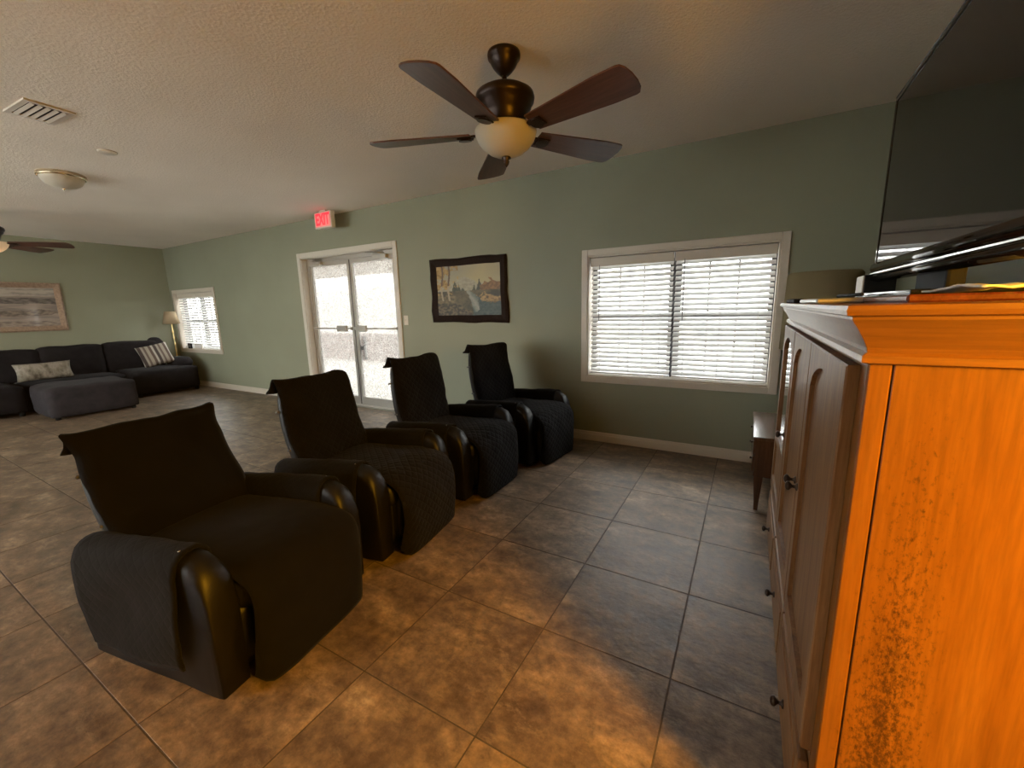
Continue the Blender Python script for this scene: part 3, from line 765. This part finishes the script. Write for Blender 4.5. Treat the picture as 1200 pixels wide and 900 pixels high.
# ================================================================== CABINET
CX0, CX1, CY0, CY1, CZT = .19, .80, .95, 2.73, 1.352
def cabinet():
    root = empty('oak_cabinet', (CX0, CY0, 0)); tag(root, 'honey oak media cabinet with arched doors under the television', 'cabinet')
    W_, D_ = CX1 - CX0, CY1 - CY0
    # carcass (local: x into depth, y along the front)
    box('carcass', (.004, W_, .012, D_ - .012, .04, 1.30), 'oak_h', root)
    box('plinth', (-.010, W_ - .01, -.006, D_ + .006, 0, .055), 'oak_h', root, bev=.004, seg=1)
    # end: front stile and broad panel with a joint between
    box('front_post', (0, .034, 0, .050, .055, 1.262), 'oak_side', root, bev=.003, seg=1)
    box('end_panel', (.036, W_, 0, .014, .055, 1.262), 'oak_side', root, bev=.0015, seg=1)
    box('rear_post', (0, .034, D_ - .05, D_, .055, 1.262), 'oak_side', root, bev=.003, seg=1)
    box('end_panel', (.036, W_, D_ - .014, D_, .055, 1.262), 'oak_side', root, bev=.0015, seg=1)
    # face rails between posts
    box('face_rail', (.001, .025, .05, D_ - .05, 1.238, 1.262), 'oak_h', root)
    box('face_rail', (.001, .025, .05, D_ - .05, .305, .332), 'oak_h', root)
    # crown: stacked profile lofted round three sides
    prof = [(.000, 1.246), (.012, 1.250), (.012, 1.262), (.004, 1.268), (.006, 1.276), (.014, 1.292), (.026, 1.312), (.036, 1.326), (.036, 1.331), (.045, 1.334), (.047, 1.342), (.045, 1.350), (.040, CZT), (0, CZT)]
    rings = [[(-o, -o, z), (W_, -o, z), (W_, D_ + o, z), (-o, D_ + o, z)] for o, z in prof]
    cr = loft('crown', rings, 'oak_crown', root, smooth=False)
    # doors
    def arch_door(y0, y1, z0, z1, glass=False):
        th = .022; xf = -.020
        st, rail_b, arch_top = .062, .075, .048
        nA = 14
        a0, a1 = y0 + st, y1 - st
        zs = z1 - arch_top - .075
        inner = [(a0, z0 + rail_b), (a1, z0 + rail_b), (a1, zs)]
        for i in range(1, nA):
            t = i / nA
            yy = a1 + (a0 - a1) * t
            inner.append((yy, zs + .075 * math.sin(PI * t) ** .55))
        inner.append((a0, zs))
        outer = []
        for k, (yy, zz) in enumerate(inner):
            if k == 0: outer.append((y0, z0))
            elif k == 1: outer.append((y1, z0))
            elif k == 2: outer.append((y1, zs))
            elif k == len(inner) - 1: outer.append((y0, zs))
            else:
                t = (k - 2) / nA
                outer.append((y1 + (y0 - y1) * t, z1))
        outer.insert(3, (y1, z1)); inner.insert(3, inner[2])
        outer.append((y0, z1)); inner.append(inner[-1])
        # order: the last two outer points are (y0,zs),(y0,z1): swap so the loop stays monotone
        outer[-1], outer[-2] = outer[-2], outer[-1]
        n = len(inner)
        R1 = [(xf + th, p[0], p[1]) for p in outer]; R2 = [(xf + .003, p[0], p[1]) for p in outer]
        eps = .004
        R3 = [(xf, min(max(p[0], y0 + eps), y1 - eps), min(max(p[1], z0 + eps), z1 - eps)) for p in outer]
        R4 = [(xf, p[0], p[1]) for p in inner]; R5 = [(xf + .004, p[0], p[1]) for p in inner]
        R6 = [(xf + .016, p[0], p[1]) for p in inner]
        vs = [v for R in (R1, R2, R3, R4, R5, R6) for v in R]; fs = []
        for r in range(5):
            for k in range(n):
                k2 = (k + 1) % n; fs.append((r * n + k, r * n + k2, (r + 1) * n + k2, (r + 1) * n + k))
        me = bpy.data.meshes.new('door_frame'); me.from_pydata(vs, [], fs)
        bm = bmesh.new(); bm.from_mesh(me); bmesh.ops.remove_doubles(bm, verts=bm.verts, dist=1e-5); bmesh.ops.recalc_face_normals(bm, faces=bm.faces)
        bm.to_mesh(me); bm.free()
        d = finish('door', me, 'oak_front', root)
        zmid = z0 + .30
        if glass:
            box('glass_pane', (xf + .010, xf + .015, a0 - .01, a1 + .01, zmid + .02, z1 - .045), 'cabglass', d)
            box('middle_rail', (xf + .001, xf + .018, a0 - .002, a1 + .002, zmid - .03, zmid + .03), 'oak_front', d, bev=.003, seg=1)
            box('panel', (xf + .009, xf + .016, a0 - .01, a1 + .01, z0 + .06, zmid - .028), 'oak_front', d)
        else:
            box('panel', (xf + .012, xf + .018, a0 - .01, a1 + .01, z0 + .06, z1 - .045), 'oak_front', d)
        return d
    def knob(par, y, z, x=-.020):
        lathe('knob', [(.001, 0), (.013, 0), (.013, .003), (.006, .006), (.005, .014), (.010, .018), (.015, .023), (.014, .029), (.008, .033), (.001, .034)], 'knob', par, (x, y, z), 16, (0, -PI / 2, 0))
    d1 = arch_door(.062, .600, .335, 1.236); knob(d1, .572, .775)
    d2 = arch_door(.606, 1.136, .335, 1.236); knob(d2, .634, .775)
    d3 = arch_door(1.150, 1.722, .335, 1.236, glass=True); knob(d3, 1.182, .775)
    for y0, y1 in ((.062, .600), (.606, 1.136), (1.150, 1.722)):
        dr = box('drawer', (-.020, .002, y0, y1, .070, .300), 'oak_h', root, bev=.006, seg=2)
        box('drawer_field', (-.024, -.018, y0 + .035, y1 - .035, .100, .270), 'oak_h', dr, bev=.003, seg=1)
        knob(dr, (y0 + y1) / 2, .185, -.024)
cabinet()

# ---- television on the cabinet
def television():
    X, Y0, Y1, z0, z1 = .42, 1.09, 2.21, 1.468, 2.098
    root = empty('television', (X, (Y0 + Y1) / 2, CZT)); tag(root, 'large flat black television standing on the oak cabinet', 'television')
    h2 = (Y1 - Y0) / 2; a, b = z0 - CZT, z1 - CZT
    box('rear_shell', (.012, .055, -h2 + .01, h2 - .01, a + .02, b - .01), 'matte_black', root, bev=.012, seg=2)
    # bezel ring
    boxes('bezel', [(0, .022, -h2, h2, b - .016, b), (0, .022, -h2, -h2 + .014, a, b - .016), (0, .022, h2 - .014, h2, a, b - .016)], 'tv_black', root, bev=.003)
    box('screen', (.003, .014, -h2 + .012, h2 - .012, a + .03, b - .014), 'tv_screen', root)
    # rounded glossy chin with a chrome strip
    pr = [(-.002, a + .034), (-.010, a + .026), (-.013, a + .012), (-.008, a), (.010, a - .006), (.024, a + .004), (.024, a + .034)]
    loft('lower_bezel', [[(x, y, z) for x, z in pr] for y in (-h2, h2)], 'tv_black', root)
    box('chrome_strip', (-.011, -.002, -h2 + .005, h2 - .005, a - .012, a - .002), 'chrome', root, bev=.003, seg=1)
    pr2 = [(-.004, a - .012), (-.012, a - .020), (-.010, a - .034), (.012, a - .040), (.022, a - .03), (.022, a - .010)]
    loft('speaker_bar', [[(x, y, z) for x, z in pr2] for y in (-h2 + .02, h2 - .03)], 'tv_black', root)
    box('trim_strip', (-.0015, .006, -h2, h2, b, b + .004), 'chrome', root)
    # stand
    box('neck', (.02, .06, -.12, .12, .028, a + .06), 'matte_black', root, bev=.008)
    box('stand_base', (-.09, .16, -.30, .30, .016, .030), 'tv_black', root, bev=.006)
    return root
television()
o = box('display_board', (.27, .70, 1.12, 2.02, CZT, CZT + .016), 'cherry', None, bev=.004, seg=1); tag(o, 'dark cherry board lying under the television stand', 'board')
def black_box():
    root = empty('small_speaker', (.445, 2.29, CZT)); tag(root, 'small black box with a pale front beside the television foot', 'speaker')
    box('body', (-.045, .055, -.06, .06, 0, .108), 'matte_black', root, bev=.004)
    box('front_panel', (-.052, -.0445, -.057, .057, .004, .105), 'white_plastic', root, bev=.003, seg=1)
black_box()
def remote():
    root = empty('remote_control', (.185, 2.44, CZT), math.radians(6)); tag(root, 'dark remote control lying on the cabinet top edge', 'remote')
    bm = bmesh.new(); add_box(bm, -.022, .022, -.09, .09, 0, .018, bev=.007, seg=3); finish('body', bm_mesh(bm), 'matte_black', root, True)
    for i in range(5):
        for j in (-1, 0, 1): box('button', (j * .011 - .003, j * .011 + .003, -.06 + i * .025, -.054 + i * .025, .0175, .0195), 'elastic', root)
remote()
o = box('flat_player', (.165, .275, 1.50, 1.98, CZT, CZT + .014), 'alu', None, bev=.004, seg=1); tag(o, 'thin silver player lying flat along the cabinet front', 'player')
def papers():
    for k, (x, y, z, rz, w_, l_) in enumerate(((.40, 1.225, CZT + .0165, .25, .09, .17),)):
        def f(u, v):
            return ((u - .5) * w_, (v - .5) * l_, .010 + .004 * noise.noise(Vector((u * 3, v * 4, k))) + .004 * math.sin(v * 5))
        o = grid_sheet('folded_leaflet', f, 8, 16, 'paper', None, .004)
        o.location = (x, y, z); o.rotation_euler = (0, 0, rz); tag(o, 'white leaflet lying on the cherry board under the television', 'paper')
papers()
def cable():
    o = tube('power_cable', [(.295, 1.66, CZT + .0245), (.31, 1.74, CZT + .0245), (.29, 1.82, CZT + .0245), (.305, 1.90, CZT + .0245), (.29, 2.03, CZT + .0245), (.30, 2.075, CZT + .012), (.33, 2.12, CZT + .0065)], .006, 'matte_black'); tag(o, 'black cable curling beneath the television', 'cable')
cable()

# ---- end table and lamp in the corner
def end_table():
    x0, x1, y0, y1, z = .075, .62, 2.97, 3.70, .51
    root = empty('end_table', ((x0 + x1) / 2, (y0 + y1) / 2, 0)); tag(root, 'dark walnut end table behind the cabinet', 'table')
    hx, hy = (x1 - x0) / 2, (y1 - y0) / 2
    box('table_top', (-hx, hx, -hy, hy, z - .022, z), 'walnut_top', root, bev=.005)
    box('case', (-hx + .015, hx - .015, -hy + .012, hy - .012, .24, z - .022), 'walnut', root, bev=.003, seg=1)
    for (a, b) in ((.262, .368), (.376, .482)):
        d = box('drawer', (-hx + .004, -hx + .016, -hy + .04, hy - .04, a, b), 'walnut', root, bev=.004, seg=1)
        for s in (-1, 1):
            lathe('knob', [(.001, 0), (.007, 0), (.005, .004), (.009, .008), (.008, .013), (.001, .014)], 'knob', d, (-hx + .004, s * .2, (a + b) / 2), 14, (0, -PI / 2, 0))
    for sx in (-1, 1):
        for sy in (-1, 1):
            px, py = sx * (hx - .045), sy * (hy - .042)
            loft('leg', [[(px + a * r, py + b * r, zz) for a, b in ((-1, -1), (1, -1), (1, 1), (-1, 1))] for zz, r in ((.26, .026), (.22, .025), (.06, .014), (0, .012))], 'walnut', root, smooth=False)
    return root
end_table()
def table_lamp():
    root = empty('table_lamp', (.395, 3.34, .51)); tag(root, 'table lamp with a beige drum shade behind the cabinet', 'lamp')
    lathe('base', [(.001, 0), (.085, 0), (.085, .018), (.05, .03), (.022, .05), (.030, .09), (.060, .17), (.072, .25), (.060, .33), (.030, .40), (.018, .44), (.012, .50), (.012, .62), (.001, .62)], 'bronze', root)
    lathe('lamp_shade', [(.205, .535), (.209, .535), (.198, 1.015), (.185, 1.03), (.12, 1.032), (.12, 1.028), (.19, 1.008), (.205, .535)], 'shade_near', root, seg=48, caps=False)
    lathe('finial', [(.001, .62), (.01, .62), (.008, .66), (.001, .67)], 'brass', root, seg=12)
table_lamp()

# ================================================================== RECLINERS
def recliner(loc, rz, label, seed, quilt=True, recline=0.0, bulge=0.0, ears=(.03, .03), back_h=.985):
    root = empty('recliner', loc, rz); tag(root, label, 'recliner', 'recliners in a row')
    rnd = random.Random(seed)
    def wn(p, s, a): return noise.noise_vector(Vector(p) * s + Vector((seed * 13.7, seed * 5.1, 0))) * a
    seat_m = 'cover_quilt' if quilt else 'cover_plain'
    # base and feet
    soft_box('base', (-.40, .33, -.265, .265, .035, .30), 'leather', root, r=.03, n=4)
    for sx, sy in ((-.34, -.22), (-.34, .22), (.26, -.22), (.26, .22)):
        lathe('foot', [(.022, 0), (.026, .02), (.026, .05)], 'matte_black', root, (sx, sy, 0), 14)
    # arms: lofted padded arm with a rounded leather front
    for s in (-1, 1):
        yc = s * .318; hw = .056
        rings = []
        stations = [(-.362, .46, .9), (-.358, .49, .96), (-.34, .508, 1), (-.2, .525, 1), (0, .54, 1), (.16, .553, 1), (.26, .548, 1.02), (.315, .525, 1.02), (.345, .485, 1.0), (.362, .43, .95), (.368, .36, .88)]
        nn = 20
        for (x, zt, ws) in stations:
            ring = []
            for k in range(nn + 1):
                t = PI * k / nn
                yy = math.cos(t) * hw * ws; zz = zt - .065 + math.sin(t) ** .8 * .065
                ring.append(Vector((x, yc + yy, zz)))
            ring.append(Vector((x, yc - hw * ws * .96, .035))); ring.append(Vector((x, yc + hw * ws * .96, .035)))
            rings.append([p + wn(p, 7, .004) for p in ring])
        arm = loft('arm', rings, 'leather', root)
        # cloth cover thrown over the arm
        def arm_fn(u, v, s=s, yc=yc):
            # u: from inner side over the top to the outer side ; v: back to front
            x = -.345 + v * (.565 + .03 * math.sin(u * PI))
            zt = (.505 + (.553 - .505) * min(1, (x + .36) / .52)) + .007
            ww = hw + .008
            # arc parameter lengths: inner .15, arc, outer .38
            li, la, lo = .14, PI * ww * .85, .37
            d = u * (li + la + lo)
            if d < li: y, z = -ww, zt - .065 - (li - d)
            elif d < li + la:
                t = (d - li) / la * PI; y = -math.cos(t) * ww; z = zt - .065 + math.sin(t) ** .8 * .066
            else:
                e = (d - li - la); y = ww + .006 + .012 * math.sin(e * 9 + v * 5 + seed) * min(1, e * 6); z = zt - .065 - e
            p = Vector((x, yc + s * y, z))
            n_ = wn((p.x, p.y, p.z), 9, .006)
            return p + Vector((n_.x, n_.y if abs(y) < ww else abs(n_.y) * s, n_.z))
        grid_sheet('arm_cover', arm_fn, 34, 24, 'cover_arm', root, .008)
        # cuff of the cover at the front edge of the arm
        lathe('cover_tack', [(.001, 0), (.006, 0), (.005, .004), (.001, .005)], 'chrome', root, (.215, yc + s * .02, .558), 8)
    # seat body and footrest, padded
    soft_box('seat', (-.30, .36, -.255, .255, .26, .425), 'leather', root, r=.06, n=6, puff=.03)
    soft_box('footrest', (.22, .385, -.205, .205, .06, .40), 'leather', root, r=.05, n=5)
    # seat cover: from the seat back, over the front edge, down to the floor
    def seat_fn(u, v):
        w_ = .264 + .012 * v
        L = [(-.26, .445), (.10, .462), (.27, .468), (.36, .455), (.415, .425), (.445 + bulge * .5, .37), (.452 + bulge, .28), (.455 + bulge * .9, .15), (.455 + bulge * .6, .018)]
        t = v * (len(L) - 1); i = min(int(t), len(L) - 2); f = t - i
        # smooth interpolation (catmull-rom)
        P = [L[max(0, i - 1)], L[i], L[i + 1], L[min(len(L) - 1, i + 2)]]
        def cr(a, b, c, d): return .5 * (2 * b + (c - a) * f + (2 * a - 5 * b + 4 * c - d) * f * f + (3 * b - a - 3 * c + d) * f ** 3)
        x = cr(*[p[0] for p in P]); z = cr(*[p[1] for p in P])
        q = 2 * u - 1
        y = q * w_
        edge = abs(q) ** 9
        front = max(0, v - .45) / .55
        z -= .018 * edge * (1 - front)
        x -= .055 * edge * front + .004 * q * q * front
        # rounded lower corners
        if v > .8:
            k = (v - .8) / .2; z += .045 * k * (max(0, abs(q) - .86) / .14) ** 2
        z += .012 * (1 - q * q) * (1 - front)
        p = Vector((x, y, z)); n_ = wn((x, y, z), 6, .010)
        n2 = wn((x, y, z), 18, .004)
        p += (n_ + n2) * (.4 + .6 * math.sin(PI * min(1, v * 1.1)))
        p.z = max(p.z, .016)
        return p
    grid_sheet('seat_cover', seat_fn, 30, 44, seat_m, root, .012)
    # backrest: padded body leaning back
    bx0, bz0 = -.235, .40
    topx = -.345 - recline; topz = back_h
    def bpt(t, off=0.0):
        x = bx0 + (topx - bx0) * t - .02 * math.sin(PI * t); z = bz0 + (topz - bz0) * t
        d = Vector((topx - bx0, 0, topz - bz0)).normalized(); nrm = Vector((d.z, 0, -d.x))
        return Vector((x, 0, z)) + nrm * off
    rings = []
    for k in range(13):
        t = k / 12
        thick = .115 * (1 - .35 * t)
        wd = .262 + .028 * math.sin(PI * min(1, t * 1.05)) ** .7 - .012 * t
        end = 1 if 0 < k < 12 else .72
        ring = []
        for j in range(24):
            a = 2 * PI * j / 24
            ca, sa = math.cos(a), math.sin(a)
            yy = math.copysign(abs(ca) ** .55, ca) * wd * end; oo = math.copysign(abs(sa) ** .6, sa) * thick * .5 * end
            p = bpt(t, oo - .03); ring.append(Vector((p.x, yy, p.z)) + wn((p.x, yy, p.z), 5, .006))
        rings.append(ring)
    loft('backrest', rings, 'leather', root)
    # backrest cover: over the top, wider than the back at its upper corners
    def back_fn(u, v):
        # v 0 = seat, .8 = top edge, 1 = hanging behind
        q = 2 * u - 1
        if v < .82:
            t = v / .82; p = bpt(t * 1.015, .033 + .012 * (1 - q * q) * math.sin(PI * t))
        else:
            e = (v - .82) / .18; top = bpt(1.015, .033); bk = bpt(.93, -.075)
            p = top.lerp(bk, e) + Vector((0, 0, .028 * math.sin(PI * min(1, e * 1.5)) * (1 if e < .66 else .4)))
            t = 1.0 - .1 * e
        w_ = .268 + .022 * math.sin(PI * min(1, t)) ** .8
        top_k = max(0, (t - .80) / .20) ** 1.6
        er = ears[0] if q < 0 else ears[1]
        w_ += er * top_k * (1 if v < .82 else max(0, 1 - 1.6 * (v - .82) / .18))
        y = q * w_
        p = Vector((p.x, y, p.z))
        wrap = max(0, abs(q) - .86) / .14
        p.x -= .030 * wrap * (1 - .7 * top_k)
        p.x -= .020 * top_k * abs(q) ** 4
        p.z += (.010 if q < 0 else (-.030 if seed > 1 else 0)) * top_k * abs(q) ** 6 - .006 * top_k * (1 - q * q)
        # folds
        p.x += .007 * math.sin(q * 3.1 + t * 9 + seed * 1.9) * math.sin(PI * t)
        p += wn(p, 6, .011) + wn(p, 16, .004)
        return p
    grid_sheet('back_cover', back_fn, 30, 40, seat_m if quilt else 'cover_plain', root, .010)
    # elastic straps round the back
    for t in (.30, .72):
        pts = []
        for k in range(9):
            a = PI * k / 8
            p = bpt(t, -.03 - .075 * math.sin(a)); pts.append((p.x, math.cos(a) * (.30 if 0 < k < 8 else .285), p.z))
        tube('strap', pts, .007, 'elastic', root, 6)
    return root
A = math.radians
recliner((-1.93, .845, 0), A(10), 'nearest recliner, plain black slipcover, ragged corners on its back', 1, quilt=False, recline=.11, bulge=.02, ears=(.045, .03), back_h=.88)
recliner((-2.04, 1.70, 0), A(8), 'second recliner from the camera, rounded bulging footrest cover', 2, bulge=.035, recline=.03, ears=(.025, .01), back_h=.95)
recliner((-2.02, 2.54, 0), A(0), 'third recliner from the camera, standing in front of the painting', 3, bulge=.02, ears=(.015, .0), back_h=.975)
recliner((-1.87, 3.37, 0), A(-7), 'farthest recliner, standing against the green wall beside the window', 4, bulge=.02, ears=(.025, .01), back_h=1.0)

# ================================================================== SOFA GROUP
def sofa():
    root = empty('sectional_sofa', (-9.6, 2.2, 0)); tag(root, 'charcoal sectional sofa along the far green wall', 'sofa')
    ox, oy = 9.6, -2.2
    def sb(name, x0, x1, y0, y1, z0, z1, par=root, **k):
        return soft_box(name, (x0 + ox, x1 + ox, y0 + oy, y1 + oy, z0, z1), k.pop('m', 'sofa'), par, **k)
    sb('base', -9.93, -9.10, .45, 2.80, .05, .30, r=.04)
    sb('back_frame', -10.06, -9.86, .45, 3.60, .05, .80, r=.05)
    # seat cushions
    sb('seat_cushion', -9.86, -9.08, 1.60, 2.76, .27, .43, r=.05, puff=.025, seed=1, wob=.008)
    sb('chaise', -9.84, -8.90, .45, 1.58, .05, .44, r=.06, puff=.02, seed=2, wob=.01)
    sb('chaise', -9.62, -8.93, 2.78, 3.76, .04, .46, r=.07, puff=.015, seed=3, wob=.008)
    sb('seat_cushion', -9.86, -9.60, 2.78, 3.58, .27, .45, r=.05, seed=9)
    # loose back cushions leaning on the frame
    for k, (a, b, h) in enumerate(((.50, 1.22, .88), (1.22, 1.94, .90), (1.94, 2.70, .915), (2.72, 3.46, .925))):
        c = sb('back_cushion', -9.92, -9.70, a, b, .40, h, r=.045, puff=.012, seed=10 + k, wob=.016, flat_bottom=False, n=8)
    sb('bolster', -10.0, -9.78, 3.36, 3.62, .42, .955, r=.10, puff=.02, seed=20, wob=.012)
    sb('arm', -9.62, -9.05, 3.50, 3.75, .42, .60, r=.085, puff=.02, seed=21, wob=.008)
    for x, y in ((-9.0, 3.70), (-9.0, 2.85), (-8.98, .55), (-8.98, 1.5), (-9.98, 3.5), (-9.98, .55)):
        lathe('foot', [(.03, 0), (.035, .06)], 'matte_black', root, (x + ox, y + oy, 0), 12)
sofa()
ot = empty('ottoman', (-8.545, 2.08, 0), A(-2)); tag(ot, 'slate grey upholstered ottoman in front of the sectional sofa', 'ottoman')
soft_box('cushion_body', (-.48, .48, -.48, .48, .018, .435), 'ottoman', ot, r=.055, n=8, puff=.015, seed=5, wob=.014)
for sx in (-1, 1):
    for sy in (-1, 1): lathe('foot', [(.028, 0), (.032, .05)], 'matte_black', ot, (sx * .42, sy * .40, 0), 12)
def pillow(name, loc, rot, w_, h_, t_, material, label):
    bm = bmesh.new(); bmesh.ops.create_grid(bm, x_segments=18, y_segments=14, size=1)
    vs = []
    top = [v.co.copy() for v in bm.verts]; faces = [[v.index for v in f.verts] for f in bm.faces]; bm.free()
    n = len(top); V = []; F = []
    for s in (1, -1):
        for c in top:
            u, v = c.x, c.y
            b = max(0, (1 - u ** 4) * (1 - v ** 4)) ** .55
            pin = 1 - .07 * (u * u * (1 - v * v) * 0 + (1 - abs(v) ** 2) * abs(u) ** 8 + (1 - abs(u) ** 2) * abs(v) ** 8)
            nn = noise.noise(Vector((u * 2, v * 2, s * 2 + w_ * 9))) * .012
            V.append((s * (t_ / 2 * b + nn * b), u * w_ / 2 * pin, v * h_ / 2 * pin))
    for f in faces: F.append(tuple(f)); F.append(tuple(n + i for i in reversed(f)))
    me = bpy.data.meshes.new(name); me.from_pydata(V, [], F)
    bm = bmesh.new(); bm.from_mesh(me); bmesh.ops.remove_doubles(bm, verts=bm.verts, dist=1e-4); bmesh.ops.recalc_face_normals(bm, faces=bm.faces); bm.to_mesh(me); bm.free()
    o = finish(name, me, material, None, True, loc, rot); tag(o, label, 'pillow')
    return o
pillow('lumbar_pillow', (-9.33, 1.88, .585), (0, A(-16), A(3)), .62, .27, .13, 'marble', 'marbled beige lumbar pillow on the sofa behind the ottoman')
pillow('throw_pillow', (-9.40, 3.30, .675), (A(12), A(-28), A(-14)), .46, .42, .15, 'stripe', 'brown and cream striped pillow leaning on the sofa arm')
def floor_lamp():
    root = empty('floor_lamp', (-9.86, 3.80, 0)); tag(root, 'brass floor lamp with a cream shade in the far corner', 'lamp')
    lathe('base', [(.001, 0), (.115, 0), (.115, .015), (.06, .03), (.02, .045), (.001, .046)], 'brass', root)
    prof = [(.012, .04)]
    for z in (.2, .4, .6, .72, .84, .96, 1.08): prof += [(.010, z - .05), (.017, z - .02), (.012, z), (.010, z + .03)]
    prof += [(.008, 1.22), (.008, 1.44)]
    lathe('pole', prof, 'brass', root, seg=14)
    lathe('lamp_shade', [(.135, 1.215), (.138, 1.215), (.088, 1.455), (.085, 1.455), (.135, 1.215)], 'shade_far', root, seg=32, caps=False)
floor_lamp()
# small frames on the far window sill
o = empty('photo_frame', (-9.62, YB + .004, FWIN[2] + .0165)); tag(o, 'small dark photo frame on the far window sill', 'photo frame')
box('frame', (-.07, .07, -.012, .006, 0, .10), 'matte_black', o, bev=.004); box('photo', (-.052, .052, -.0135, -.0115, .018, .082), 'elastic', o)
o = empty('photo_frame', (-9.28, YB + .004, FWIN[2] + .0165)); tag(o, 'pale photo frame on the far window sill', 'photo frame')
box('frame', (-.14, .14, -.012, .006, 0, .10), 'white_plastic', o, bev=.004); box('photo', (-.12, .12, -.0135, -.0115, .016, .084), 'paper', o)

# ================================================================== LAMPS THAT ARE LIT
def warm_lamp():
    """lit floor lamp to the right of the camera, outside the frame: it throws the orange light"""
    x, y, z = LAMP_WARM
    root = empty('lit_floor_lamp', (x, y, 0)); tag(root, 'lit floor lamp with a dome shade and warm orange bulb', 'lamp')
    lathe('base', [(.001, 0), (.15, 0), (.15, .02), (.03, .04), (.001, .04)], 'bronze', root)
    tube('pole', [(0, .10, .03), (0, .10, z), (0, .085, z + .12), (0, .0, z + .17)], .012, 'bronze', root)
    lathe('lamp_shade', [(.300, z - .06), (.290, z + .02), (.250, z + .11), (.15, z + .165), (.001, z + .18), (.001, z + .174), (.146, z + .158), (.244, z + .106), (.284, z + .018), (.294, z - .06), (.300, z - .06)], 'bronze', root, caps=False)
    lathe('bulb', [(.001, z + .10), (.02, z + .09), (.035, z + .06), (.04, z + .045), (.03, z + .03), (.001, z + .02)], simple('warm_bulb', (.9, .6, .3), .4, emit=(1, .42, .08), estr=6), root, seg=20)
    ld = bpy.data.lights.new('lamp_glow', 'POINT'); ld.energy = 285; ld.color = (1, .455, .022); ld.shadow_soft_size = .20
    lo = bpy.data.objects.new('lamp_glow', ld); C.objects.link(lo); lo.parent = root; lo.location = (0, 0, z - .06)
warm_lamp()
def far_fan_light():
    ld = bpy.data.lights.new('fan_glow', 'POINT'); ld.energy = 2; ld.color = (1, .62, .36); ld.shadow_soft_size = .10
    lo = bpy.data.objects.new('fan_glow', ld); C.objects.link(lo); lo.location = (-8.02, 1.40, ZC - .60)
far_fan_light()
